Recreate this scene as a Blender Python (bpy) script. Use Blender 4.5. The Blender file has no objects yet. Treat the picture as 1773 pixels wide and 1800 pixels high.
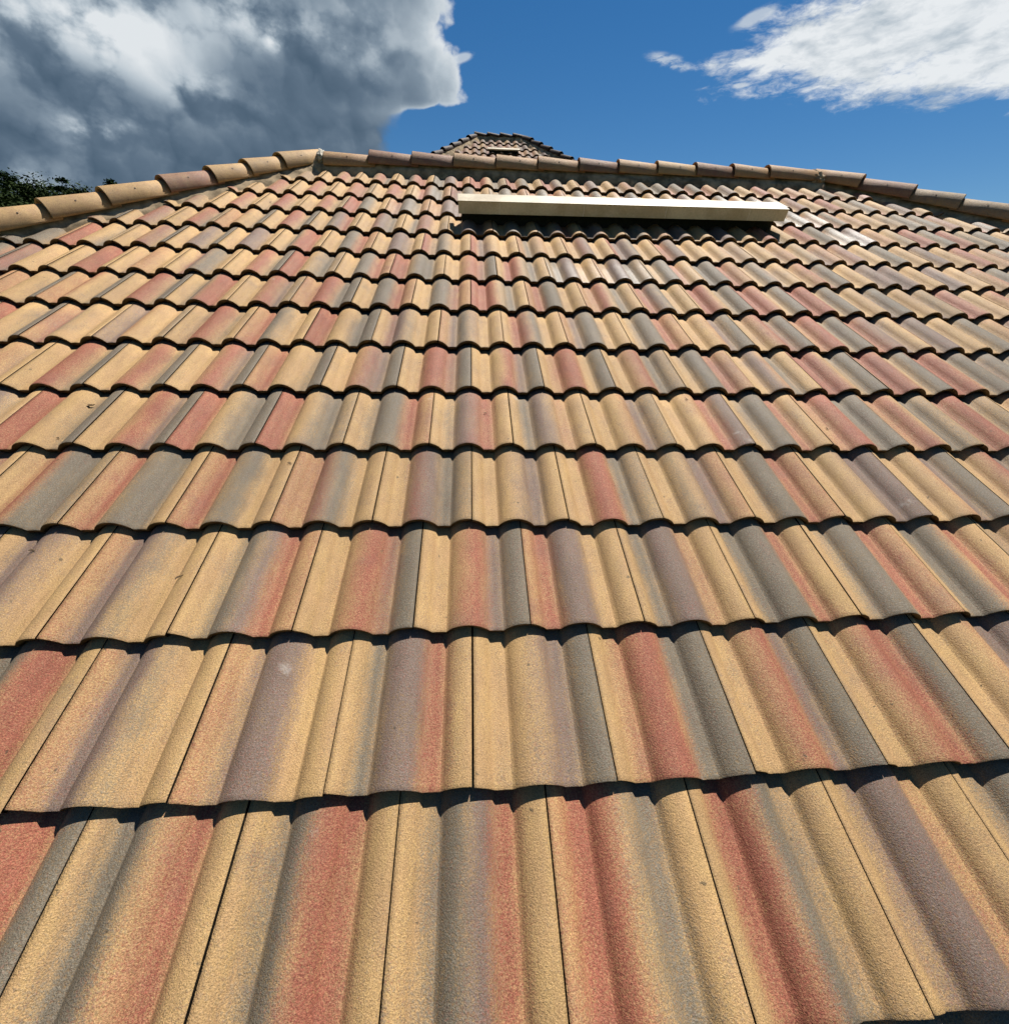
import bpy, bmesh, math, random
from mathutils import Vector, Matrix, noise as mnoise
random.seed(11)
SC = bpy.context.scene
COL = SC.collection
R_ = math.radians

# ------------------------------------------------------------------ frame of the roof
PITCH = R_(26.0)          # roof pitch
Z0 = 3.30                 # height of the roof reference line above the ground
CT, ST = math.cos(PITCH), math.sin(PITCH)
W, G, L = 0.30, 0.36358, 0.42      # tile cover width, gauge, tile length
A, T = 0.032, 0.023                # roll height, tile thickness
ROOF_M = Matrix.Translation((0, 0, Z0)) @ Matrix.Rotation(PITCH, 4, 'X')
def P2W(u, v, h):          # roof coordinates (across, up the slope, off the roof) -> world
    return ROOF_M @ Vector((u, v, h))

# ------------------------------------------------------------------ camera
cam_d = bpy.data.cameras.new('camera')
cam = bpy.data.objects.new('camera', cam_d); COL.objects.link(cam)
CAMP = Vector((0.00756, 0.13580, 1.09690))
ROWS = (Vector((0.99792018, -0.04985461, 0.04086354)),      # right, down, forward in roof coordinates
        Vector((-0.00989738, -0.7449029, -0.66709947)),
        Vector((0.06369736, 0.66530759, -0.74384707)))
rot = ROOF_M.to_3x3()
ax = [rot @ r for r in ROWS]
m = Matrix((ax[0], -ax[1], -ax[2])).transposed().to_4x4()
m.translation = P2W(*CAMP)
cam.matrix_world = m
cam_d.sensor_fit = 'HORIZONTAL'; cam_d.sensor_width = 36.0
FPX = 832.8
cam_d.lens = 36.0 * FPX / 1773.0
cam_d.clip_start = 0.02; cam_d.clip_end = 5000
SC.camera = cam
def in_view(u, v, h=0, mx=60):
    d = Vector((u, v, h)) - CAMP
    z = d.dot(ROWS[2])
    if z < 0.08: return False
    x = 886.5 + FPX * d.dot(ROWS[0]) / z; y = 900 + FPX * d.dot(ROWS[1]) / z
    return -mx < x < 1773 + mx and -mx < y < 1800 + mx

# ------------------------------------------------------------------ light, sky, exposure
SUN_EL, SUN_AZ = R_(64.0), R_(40.0)
sd = Vector((math.sin(SUN_AZ) * math.cos(SUN_EL), math.cos(SUN_AZ) * math.cos(SUN_EL), math.sin(SUN_EL)))
sun_d = bpy.data.lights.new('sun', 'SUN'); sun_d.energy = 5.0; sun_d.angle = R_(0.55); sun_d.color = (1.0, 0.955, 0.88)
sun = bpy.data.objects.new('sun', sun_d); COL.objects.link(sun)
sun.rotation_euler = sd.to_track_quat('Z', 'Y').to_euler(); sun.location = (0, 0, 30)
SC.view_settings.view_transform = 'Standard'; SC.view_settings.look = 'None'
SC.view_settings.exposure = 0.80; SC.view_settings.gamma = 1.0; SC.view_settings.use_curve_mapping = False

class NT:
    """tiny node helper: numbers or sockets in, sockets out"""
    def __init__(s, tree): s.t = tree; tree.nodes.clear()
    def n(s, kind, **kw):
        nd = s.t.nodes.new(kind)
        for k, v in kw.items(): setattr(nd, k, v)
        return nd
    def put(s, sock, v):
        if hasattr(v, 'is_linked'): s.t.links.new(v, sock)
        elif isinstance(v, (tuple, list, Vector)) and sock.type == 'RGBA': sock.default_value = tuple(v) + ((1,) if len(v) == 3 else ())
        else: sock.default_value = v
    def m(s, op, a, b=None, c=None, clamp=False):
        nd = s.n('ShaderNodeMath', operation=op); nd.use_clamp = clamp
        s.put(nd.inputs[0], a)
        if b is not None: s.put(nd.inputs[1], b)
        if c is not None: s.put(nd.inputs[2], c)
        return nd.outputs[0]
    def vm(s, op, a, b=None, scale=None):
        nd = s.n('ShaderNodeVectorMath', operation=op); s.put(nd.inputs[0], a)
        if b is not None: s.put(nd.inputs[1], b)
        if scale is not None: s.put(nd.inputs['Scale'], scale)
        return nd.outputs[0]
    def ss(s, x, lo, hi, a=0.0, b=1.0, smooth=True):
        nd = s.n('ShaderNodeMapRange'); nd.interpolation_type = 'SMOOTHSTEP' if smooth else 'LINEAR'
        for i, v in enumerate((x, lo, hi, a, b)): s.put(nd.inputs[i], v)
        return nd.outputs[0]
    def noise(s, vec, scale, detail=4, rough=0.55, lac=2.0, dist=0.0, out='Fac'):
        nd = s.n('ShaderNodeTexNoise'); s.put(nd.inputs['Vector'], vec)
        for k, v in (('Scale', scale), ('Detail', detail), ('Roughness', rough), ('Lacunarity', lac), ('Distortion', dist)): s.put(nd.inputs[k], v)
        return nd.outputs[out]
    def mix(s, f, a, b, kind='MIX'):
        nd = s.n('ShaderNodeMix', data_type='RGBA', blend_type=kind)
        s.put(nd.inputs[0], f); s.put(nd.inputs[6], a); s.put(nd.inputs[7], b)
        return nd.outputs[2]

world = bpy.data.worlds.new('World'); SC.world = world; world.use_nodes = True
world.cycles.sampling_method = 'NONE'; SC.cycles.max_bounces = 6; SC.cycles.diffuse_bounces = 3; SC.cycles.adaptive_threshold = 0.02
def build_sky():
    q = NT(world.node_tree)
    tc = q.n('ShaderNodeTexCoord'); d = tc.outputs['Generated']
    sep = q.n('ShaderNodeSeparateXYZ'); q.put(sep.inputs[0], d)
    x, y, z = sep.outputs
    az = q.m('MULTIPLY', q.m('ARCTAN2', x, y), 57.29578)
    el = q.m('MULTIPLY', q.m('ARCSINE', z), 57.29578)
    sky = q.n('ShaderNodeTexSky', sky_type='NISHITA'); sky.sun_disc = False
    sky.sun_elevation = SUN_EL; sky.sun_rotation = SUN_AZ
    sky.altitude = 0; sky.air_density = 1.0; sky.dust_density = 0.0; sky.ozone_density = 4.0
    hs = q.n('ShaderNodeHueSaturation'); q.put(hs.inputs['Saturation'], 1.30); q.put(hs.inputs['Color'], sky.outputs[0])
    skyc = q.vm('SCALE', hs.outputs[0], scale=0.075)
    ds = q.vm('MULTIPLY', d, (1, 1, 1.5))
    nb = q.noise(ds, 5.0, 6, 0.52)                  # billows
    nl = q.noise(q.vm('ADD', ds, (3.1, 1.7, 0.4)), 3.2, 4, 0.5)
    nf = q.noise(q.vm('ADD', ds, (7.7, 2.2, 5.1)), 16, 6, 0.62)
    nbc = q.m('SUBTRACT', nb, 0.5); nfc = q.m('SUBTRACT', nf, 0.5); nlc = q.m('SUBTRACT', nl, 0.5)
    def blob(a0, e0, sa, se, rot=0.0):
        c, s_ = math.cos(rot), math.sin(rot)
        da = q.m('SUBTRACT', az, a0); de = q.m('SUBTRACT', el, e0)
        p = q.m('ADD', q.m('MULTIPLY', da, c / sa), q.m('MULTIPLY', de, s_ / sa))
        r = q.m('ADD', q.m('MULTIPLY', da, -s_ / se), q.m('MULTIPLY', de, c / se))
        rr = q.m('ADD', q.m('MULTIPLY', p, p), q.m('MULTIPLY', r, r))
        return q.m('EXPONENT', q.m('MULTIPLY', rr, -1.0))
    # rounded billows: cells at two sizes, bent by turbulence, lit a little on the side that faces the sun
    wv = q.vm('SCALE', q.vm('SUBTRACT', q.noise(d, 11, 4, 0.55, out='Color'), (0.5, 0.5, 0.5)), scale=0.10)
    dq = q.vm('ADD', d, wv)
    def cell(vec, sc):
        nd = q.n('ShaderNodeTexVoronoi', feature='F1'); q.put(nd.inputs['Vector'], vec); q.put(nd.inputs['Scale'], sc)
        ds_ = nd.outputs['Distance']
        return q.m('SUBTRACT', 1.0, q.m('MULTIPLY', ds_, ds_))
    def puff(vec): return q.m('ADD', q.m('MULTIPLY', cell(vec, 9.0), 0.62), q.m('MULTIPLY', cell(vec, 23.0), 0.38))
    pf = puff(dq); pf2 = puff(q.vm('ADD', dq, (0.010, 0.003, 0.012)))
    pfc = q.m('SUBTRACT', pf, 0.72)
    relief = q.m('MULTIPLY', q.m('SUBTRACT', pf, pf2), 0.55)
    # ---- heavy cumulus on the left
    edge = q.ss(el, 17.3, 18.7, -6.9, -1.6)
    f1 = q.m('SUBTRACT', edge, az)
    f1 = q.m('MINIMUM', f1, q.m('ADD', az, 95.0))
    f1 = q.m('MINIMUM', f1, q.m('SUBTRACT', 46.0, el))
    f1 = q.m('ADD', f1, q.m('ADD', q.m('MULTIPLY', pfc, 5.5), q.m('MULTIPLY', nfc, 3.5)))
    low = q.ss(el, 16.0, 18.5)
    soft = q.ss(el, 16.5, 18.5, 2.4, 0.8)
    mask1 = q.ss(f1, -0.35, soft)
    rim = q.m('MULTIPLY', q.m('EXPONENT', q.m('MULTIPLY', q.m('MAXIMUM', q.m('ADD', f1, -0.4), 0.0), -0.42)), low)
    lit = q.m('MULTIPLY', blob(-29.5, 19.6, 7.0, 2.6), 1.0)
    for a in ((-31.0, 13.1, 3.4, 1.6, 1.05), (-40.0, 18.5, 4.5, 3.5, 1.0), (-19.0, 22.3, 6.0, 1.9, 0.75), (-9.0, 21.5, 5.5, 2.8, 0.40),
              (-17.2, 21.0, 0.8, 0.6, 0.6), (-37.0, 9.3, 3.5, 1.5, 0.75), (-27.0, 10.4, 5.0, 1.0, 0.35), (-24.0, 16.8, 4.5, 1.8, 0.45), (-13.0, 15.5, 4.0, 2.0, 0.18), (-50, 20, 9, 5, 0.8), (-70, 14, 12, 4, 0.7)):
        lit = q.m('ADD', lit, q.m('MULTIPLY', blob(*a[:4]), a[4]))
    wob = q.ss(q.m('ADD', q.m('ADD', q.m('MULTIPLY', pf, 0.45), q.m('MULTIPLY', nbc, 1.3)), q.m('MULTIPLY', nfc, 0.5)), 0.16, 0.48)
    lit = q.m('MULTIPLY', lit, q.m('ADD', q.m('MULTIPLY', wob, 0.85), 0.12))
    grey = q.m('ADD', q.m('MULTIPLY', q.ss(q.m('ADD', nl, q.m('ADD', q.m('MULTIPLY', nbc, 0.9), q.m('MULTIPLY', nfc, 0.25))), 0.30, 0.70), 0.16), q.ss(el, 9, 22, 0.05, 0.14))
    shade = q.m('ADD', q.m('ADD', grey, q.m('ADD', q.m('MULTIPLY', lit, 0.92), relief)), q.m('MULTIPLY', rim, 0.62), clamp=True)
    cr = q.n('ShaderNodeValToRGB'); q.put(cr.inputs[0], shade)
    e = cr.color_ramp.elements
    e[0].position = 0.0; e[0].color = (0.064, 0.108, 0.162, 1)
    e[1].position = 1.0; e[1].color = (0.74, 0.78, 0.81, 1)
    for p, c in ((0.22, (0.112, 0.165, 0.230, 1)), (0.45, (0.215, 0.280, 0.350, 1)), (0.72, (0.47, 0.54, 0.60, 1))):
        k = e.new(p); k.color = c
    # ---- white cloud on the right
    lo = q.m('MAXIMUM', q.m('ADD', q.m('MULTIPLY', q.m('SUBTRACT', az, 22.0), -0.34), 20.4), q.m('ADD', q.m('MULTIPLY', q.m('SUBTRACT', az, 30.0), -0.17), 17.7))
    up = q.m('ADD', q.m('MULTIPLY', q.m('SUBTRACT', az, 22.0), 0.36), 20.45)
    f2 = q.m('MINIMUM', q.m('SUBTRACT', el, lo), q.m('SUBTRACT', up, el))
    f2 = q.m('MINIMUM', f2, q.m('SUBTRACT', 85.0, az))
    f2 = q.m('MINIMUM', f2, q.m('SUBTRACT', 42.0, el))
    dst = q.vm('MULTIPLY', d, (1, 1, 2.8))
    dwarp = q.vm('ADD', dst, q.vm('SCALE', q.noise(dst, 14, 3, 0.6, out='Color'), scale=0.05))
    ns = q.noise(q.vm('ADD', dwarp, (1.3, 0.2, 2.0)), 13, 8, 0.66)
    ns_ = q.noise(q.vm('ADD', dwarp, (1.312, 0.205, 2.03)), 13, 8, 0.66)
    f2 = q.m('ADD', f2, q.m('MULTIPLY', q.m('SUBTRACT', ns, 0.5), 8.5))
    mask2 = q.m('MULTIPLY', q.ss(f2, -0.9, 1.7), 0.97)
    ns2 = q.noise(q.vm('ADD', dst, (5.3, 1.2, 2.7)), 9, 4, 0.55)
    wh = q.m('ADD', q.ss(ns2, 0.34, 0.60), q.m('MULTIPLY', q.m('SUBTRACT', ns, ns_), 2.2), clamp=True)
    c2 = q.mix(wh, (0.45, 0.52, 0.58), (0.82, 0.85, 0.87))
    # ---- wisps
    wis = q.m('ADD', q.m('ADD', blob(18.4, 20.95, 1.9, 0.45, -0.25), blob(25.2, 22.90, 1.6, 0.42, 0.22)), q.m('ADD', q.m('MULTIPLY', blob(24.8, 18.9, 0.7, 0.2), 0.8), q.m('MULTIPLY', blob(-0.9, 21.5, 1.2, 0.3, 0.25), 1.0)))
    wm = q.m('MULTIPLY', q.ss(q.m('MULTIPLY', wis, q.ss(ns, 0.30, 0.58)), 0.10, 0.62), 0.80)
    # ---- broken fair-weather cloud over the rest of the sky
    out = q.m('MAXIMUM', q.ss(q.m('ABSOLUTE', az), 52, 75), q.ss(el, 34, 48))
    f3 = q.m('MULTIPLY', q.ss(q.m('ADD', nl, q.m('MULTIPLY', nfc, 0.5)), 0.64, 0.74), q.m('MULTIPLY', out, q.ss(el, 1.0, 8.0)))
    col = q.mix(f3, skyc, (0.55, 0.58, 0.61))
    col = q.mix(wm, col, (0.55, 0.62, 0.70))
    col = q.mix(mask2, col, c2)
    col = q.mix(mask1, col, cr.outputs[0])
    bg = q.n('ShaderNodeBackground'); q.put(bg.inputs[0], col); bg.inputs[1].default_value = 0.58
    o = q.n('ShaderNodeOutputWorld'); q.t.links.new(bg.outputs[0], o.inputs[0])
build_sky()

# ------------------------------------------------------------------ materials
def new_mat(name):
    mt = bpy.data.materials.new(name); mt.use_nodes = True
    return mt, NT(mt.node_tree)
def finish(q, color, rough=0.7, spec=0.4, bump=None, bstr=0.3, bdist=0.002, metal=0.0, trans=None):
    b = q.n('ShaderNodeBsdfPrincipled')
    q.put(b.inputs['Base Color'], color); q.put(b.inputs['Roughness'], rough); q.put(b.inputs['Specular IOR Level'], spec); q.put(b.inputs['Metallic'], metal)
    if bump is not None:
        bn = q.n('ShaderNodeBump'); q.put(bn.inputs['Height'], bump); q.put(bn.inputs['Strength'], bstr); q.put(bn.inputs['Distance'], bdist)
        q.t.links.new(bn.outputs[0], b.inputs['Normal'])
    o = q.n('ShaderNodeOutputMaterial'); q.t.links.new(b.outputs[0], o.inputs[0])

def tile_material(name, dull=1.0):
    mt, q = new_mat(name)
    tc = q.n('ShaderNodeTexCoord'); oi = q.n('ShaderNodeObjectInfo')
    off = q.vm('SCALE', (13.7, 5.3, 9.1), scale=oi.outputs['Random'])
    v = q.vm('ADD', tc.outputs['Object'], off)
    at = q.n('ShaderNodeAttribute'); at.attribute_name = 'tint'
    sp = q.n('ShaderNodeSeparateColor'); q.put(sp.inputs[0], at.outputs['Color'])
    def rgb(vec, scale, det, ro):
        sp_ = q.n('ShaderNodeSeparateColor'); q.put(sp_.inputs[0], q.noise(vec, scale, det, ro, out='Color'))
        return [q.m('SUBTRACT', o_, 0.5) for o_ in sp_.outputs]
    vs = q.vm('MULTIPLY', v, (1, 0.30, 1))                       # pigment runs down the tile
    streak, patch, blot = rgb(vs, 24, 4, 0.65)
    g1, g2, g3 = rgb(v, 255, 2, 0.75)
    dirt, lime, _ = rgb(v, 6.0, 5, 0.68)
    def weight(w, g, lo=0.10, hi=1.00, amp=2.2):
        x = q.m('ADD', q.m('MULTIPLY', w, 1.06), q.m('MULTIPLY', g, amp))
        x = q.m('ADD', x, q.m('ADD', q.m('MULTIPLY', streak, 0.70), q.m('MULTIPLY', dirt, 0.75)))
        return q.m('MULTIPLY', q.ss(x, lo, hi, smooth=False), 0.95)
    warm = q.mix(q.ss(q.m('ADD', streak, patch), -0.22, 0.22), (0.535, 0.328, 0.148), (0.610, 0.388, 0.160))
    red = q.mix(q.ss(g3, -0.2, 0.2), (0.262, 0.066, 0.044), (0.432, 0.144, 0.088))
    gry = q.mix(q.ss(g2, -0.2, 0.2), (0.108, 0.096, 0.074), (0.250, 0.216, 0.162))
    pur = q.mix(q.ss(g3, -0.2, 0.2), (0.124, 0.091, 0.078), (0.268, 0.196, 0.164))
    c = q.mix(weight(sp.outputs[2], g3), warm, pur)
    c = q.mix(weight(sp.outputs[1], g2), c, gry)
    c = q.mix(weight(sp.outputs[0], g1, 0.14, 1.10, 2.2), c, red)
    grain = q.noise(v, 430, 2, 0.8)
    c = q.vm('SCALE', c, scale=q.ss(grain, 0.30, 0.70, 0.56, 1.40, smooth=False))
    pore = q.ss(q.m('ADD', g1, g3), -0.36, -0.27)
    c = q.vm('SCALE', c, scale=q.m('ADD', q.m('MULTIPLY', pore, 0.45), 0.55))
    c = q.mix(q.m('MULTIPLY', q.ss(dirt, 0.02, 0.26), 0.25), c, (0.20, 0.165, 0.115))
    c = q.mix(q.m('MULTIPLY', q.ss(lime, 0.17, 0.25), 0.35), c, (0.60, 0.56, 0.50))
    spot = q.ss(q.noise(q.vm('ADD', v, (3, 5, 8)), 34, 3, 0.6), 0.705, 0.745)     # lichen specks
    c = q.mix(q.m('MULTIPLY', spot, 0.7), c, (0.075, 0.062, 0.040))
    c = q.vm('SCALE', c, scale=q.ss(q.m('ADD', blot, q.m('MULTIPLY', dirt, 0.8)), -0.28, 0.28, 0.84, 1.12, smooth=False))
    c = q.vm('SCALE', c, scale=q.m('MULTIPLY', q.ss(oi.outputs['Random'], 0, 1, 0.90, 1.08, smooth=False), dull))
    gloss = at.outputs['Alpha']
    rough = q.m('ADD', q.ss(gloss, 0, 1, 0.68, 0.44, smooth=False), q.m('MULTIPLY', g1, 0.6))
    bump = q.m('ADD', q.m('MULTIPLY', grain, 0.6), g2)
    finish(q, c, rough, q.ss(gloss, 0, 1, 0.22, 0.40, smooth=False), bump, 0.75, 0.0024)
    return mt

def plain(name, c0, c1, scale=6, rough=0.7, spec=0.3, bstr=0.2, bdist=0.004, detail=5, lo=0.35, hi=0.65, metal=0.0):
    mt, q = new_mat(name)
    tc = q.n('ShaderNodeTexCoord')
    n = q.noise(tc.outputs['Object'], scale, detail, 0.6)
    n2 = q.noise(tc.outputs['Object'], scale * 14, 3, 0.6)
    c = q.mix(q.ss(n, lo, hi), c0, c1)
    c = q.vm('SCALE', c, scale=q.ss(n2, 0.3, 0.7, 0.86, 1.12, smooth=False))
    finish(q, c, rough, spec, q.m('ADD', n, q.m('MULTIPLY', n2, 0.5)), bstr, bdist, metal)
    return mt

M_TILE = tile_material('roof tile concrete', 0.64)
M_FAR = tile_material('far roof tile concrete', 0.36)
M_FARCAP = tile_material('far cap tile painted in shade', 0.10)  # backlit shade of the far caps is darkened into their colour
M_NOSE_SHADE = plain('painted nose shade', (0.050, 0.029, 0.014), (0.150, 0.092, 0.042), 30, 0.95, 0.08, 0.3, 0.002)  # noses darker than the tile: shade under each course painted in
M_JOINT = plain('joint dirt with painted shade', (0.006, 0.005, 0.004), (0.014, 0.011, 0.008), 40, 1.0, 0.02)  # joint dirt taken near black, painting the gap's shade onto sunlit walls
M_MORTAR = plain('weathered mortar', (0.120, 0.090, 0.054), (0.34, 0.255, 0.160), 9, 0.95, 0.15, 0.6, 0.003, 8)
M_LIME = plain('pale cement smear', (0.30, 0.27, 0.21), (0.50, 0.46, 0.39), 22, 0.9, 0.2, 0.8, 0.006)
M_DECK = plain('roof underlay', (0.018, 0.017, 0.016), (0.03, 0.028, 0.026), 8, 0.9, 0.1)
M_CREAM = plain('cream painted metal', (0.40, 0.325, 0.21), (0.53, 0.455, 0.32), 5.5, 0.42, 0.5, 0.05, 0.001)
M_DARK = plain('dark vent mesh', (0.012, 0.012, 0.012), (0.02, 0.02, 0.02), 30, 0.8, 0.2)
M_WALL = plain('stucco wall', (0.55, 0.48, 0.38), (0.62, 0.55, 0.44), 10, 0.9, 0.2, 0.4, 0.004)
M_TRIM = plain('painted trim', (0.62, 0.58, 0.50), (0.68, 0.64, 0.56), 5, 0.5, 0.4, 0.05)
M_GRASS = plain('lawn', (0.045, 0.075, 0.022), (0.085, 0.11, 0.035), 0.6, 0.95, 0.1, 0.6, 0.03, 8)
M_BARK = plain('bark', (0.055, 0.042, 0.03), (0.11, 0.085, 0.06), 5, 0.95, 0.1, 0.8, 0.02)
M_SCREW = plain('rusty screw head', (0.05, 0.03, 0.02), (0.09, 0.055, 0.035), 60, 0.6, 0.4)
M_LEAFDRY = plain('dry leaf', (0.045, 0.030, 0.016), (0.10, 0.062, 0.030), 90, 0.8, 0.2)
def leaf_mat(name, a, b):
    mt, q = new_mat(name)
    g = q.n('ShaderNodeNewGeometry')
    c = q.mix(g.outputs['Random Per Island'], a, b)
    finish(q, c, 0.9, 0.05)
    return mt
M_LEAF = leaf_mat('tree foliage', (0.008, 0.020, 0.006), (0.024, 0.046, 0.012))
M_LEAF2 = leaf_mat('olive tree foliage', (0.012, 0.022, 0.007), (0.034, 0.048, 0.014))

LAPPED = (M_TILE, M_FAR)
# ------------------------------------------------------------------ object helpers
def mesh_obj(name, verts, faces, mat, parent=None, smooth=True, tint=None):
    me = bpy.data.meshes.new(name); me.from_pydata(verts, [], faces); me.materials.append(mat)
    if smooth: me.polygons.foreach_set('use_smooth', [True] * len(me.polygons))
    if tint is not None:
        ca = me.color_attributes.new('tint', 'FLOAT_COLOR', 'POINT')
        ca.data.foreach_set('color', [c for t in tint for c in t])
    me.update()
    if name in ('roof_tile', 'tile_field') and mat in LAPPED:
        me.materials.append(M_NOSE_SHADE); me.materials.append(M_JOINT)
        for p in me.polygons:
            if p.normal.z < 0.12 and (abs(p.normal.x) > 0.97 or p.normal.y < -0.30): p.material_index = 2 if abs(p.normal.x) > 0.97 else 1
    o = bpy.data.objects.new(name, me); COL.objects.link(o)
    if parent: o.parent = parent
    return o
def bm_obj(name, bm, mat, parent=None, smooth=False):
    me = bpy.data.meshes.new(name); bmesh.ops.recalc_face_normals(bm, faces=bm.faces); bm.to_mesh(me); bm.free(); me.materials.append(mat)
    if smooth: me.polygons.foreach_set('use_smooth', [True] * len(me.polygons))
    o = bpy.data.objects.new(name, me); COL.objects.link(o)
    if parent: o.parent = parent
    return o
def box(bm, x0, x1, y0, y1, z0, z1, bev=0.0):
    r = bmesh.ops.create_cube(bm, size=1.0)
    for v in r['verts']:
        v.co = Vector((x0 + (v.co.x + .5) * (x1 - x0), y0 + (v.co.y + .5) * (y1 - y0), z0 + (v.co.z + .5) * (z1 - z0)))
    if bev:
        es = list({e for v in r['verts'] for e in v.link_edges})
        bmesh.ops.bevel(bm, geom=es, offset=bev, segments=2, affect='EDGES', profile=0.6)
def empty(name, loc, label, cat, group=None):
    o = bpy.data.objects.new(name, None); COL.objects.link(o); o.location = loc
    o['label'] = label; o['category'] = cat
    if group: o['group'] = group
    return o
def tag(o, label, cat, group=None):
    o['label'] = label; o['category'] = cat
    if group: o['group'] = group

# ------------------------------------------------------------------ ground
me_g = [(-1500, -1500, 0), (1500, -1500, 0), (1500, 1500, 0), (-1500, 1500, 0)]
g = mesh_obj('ground', me_g, [(0, 1, 2, 3)], M_GRASS, smooth=False); g['kind'] = 'structure'

# ------------------------------------------------------------------ the tile
Q0 = 0.225                 # where in the wave the left edge of a tile lies (fraction of the cover width)
RW = 0.375                  # width of a roll
_c = RW * W; _r = (_c * _c / 4 + A * A) / (2 * A)
def prof(s):
    qq = (s + Q0) % 0.5
    if qq <= RW:
        xx = (qq - RW / 2) * W
        z = math.sqrt(max(_r * _r - xx * xx, 0)) - _r
        if xx > 0:                                   # the right flank runs out softly into the pan
            k = xx / (_c / 2); z2 = -A * (1 - math.cos(math.pi * k)) / 2
            z = z + (z2 - z) * 0.06
        return z
    k = (qq - RW) / (0.5 - RW)
    return -A + 0.0022 * (1 - k)
def columns(n_roll):
    ss = set()
    for b in (-1, 0, 1, 2):
        base = b * 0.5 - Q0
        for i in range(n_roll + 1): ss.add(round(base + RW * i / n_roll, 5))
        for k in (0.5, 0.96): ss.add(round(base + RW + (0.5 - RW) * k, 5))
    return ss
LET = {'Y': (0, 0, 0), 'O': (.46, 0, .02), 'R': (1.0, 0, 0), 'G': (0, 1.0, 0), 'K': (0, .85, .4), 'S': (0, .5, 0), 'P': (.12, 0, 1.0),
       'M': (.55, 0, .75), 'T': (.08, 0, .52), 'N': (.7, 0, .1)}
SPOS = (0.08, 0.215, 0.37, 0.55, 0.705, 0.88)
def tint_at(code, s):
    if s <= SPOS[0]: return LET[code[0]]
    for i in range(5):
        if s <= SPOS[i + 1]:
            k = (s - SPOS[i]) / (SPOS[i + 1] - SPOS[i])
            a, b = LET[code[i]], LET[code[i + 1]]
            return tuple(a[j] + (b[j] - a[j]) * k for j in range(3))
    return LET[code[5]]
def tile_data(code, gloss=0.0, n_roll=12, rows=(0.012, 0.13, 0.25, 0.36, L), gap=0.0026, rnd=random):
    """one interlocking double-roll tile; x 0..W, y 0..L up the slope, crest at z = 0 at the nose"""
    g0 = gap / 2 / W
    cs = sorted([c for c in columns(n_roll) if g0 + 0.012 < c < 1 - g0 - 0.012] + [g0, 1 - g0])
    drop = (T + 0.0012) / G
    # the nose leans back under its top edge; its rows are split from the top face for a crisp arris
    yr = [(0.015, -T), (0.0022, -0.0130), (0.0, -0.0015), (0.0, -0.0013), (0.0022, -0.0002)] + [(y, 0) for y in rows] + [(L, -T), (0.05, -T)]
    SPLIT = 2
    verts, tint, faces = [], [], []
    nc = len(cs)
    ph = rnd.uniform(0, 6.28); am = rnd.uniform(0.004, 0.02); tw = rnd.uniform(-0.05, 0.05)
    for (y, dz) in yr:
        for s in cs:
            verts.append((s * W, y, prof(s) + dz - drop * y))
            s2 = s + am * math.sin(ph + y * 9) + tw * (y - 0.2) + 0.006 * math.sin(y * 31 + ph * 3)
            t = tint_at(code, min(1, max(0, s2)))
            tint.append((t[0], t[1], t[2], gloss))
    nr = len(yr)
    for j in range(nr):
        j2 = (j + 1) % nr
        if j == SPLIT or j < 2: continue
        for i in range(nc - 1):
            faces.append((j * nc + i, j * nc + i + 1, j2 * nc + i + 1, j2 * nc + i))
    # joint sides and nose come last so that they can take the dark materials with painted shade
    faces.append([j * nc for j in range(nr)])
    faces.append([j * nc + nc - 1 for j in reversed(range(nr))])
    for j in (0, 1):
        for i in range(nc - 1):
            faces.append((j * nc + i, j * nc + i + 1, (j + 1) * nc + i + 1, (j + 1) * nc + i))
    return verts, faces, tint

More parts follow.
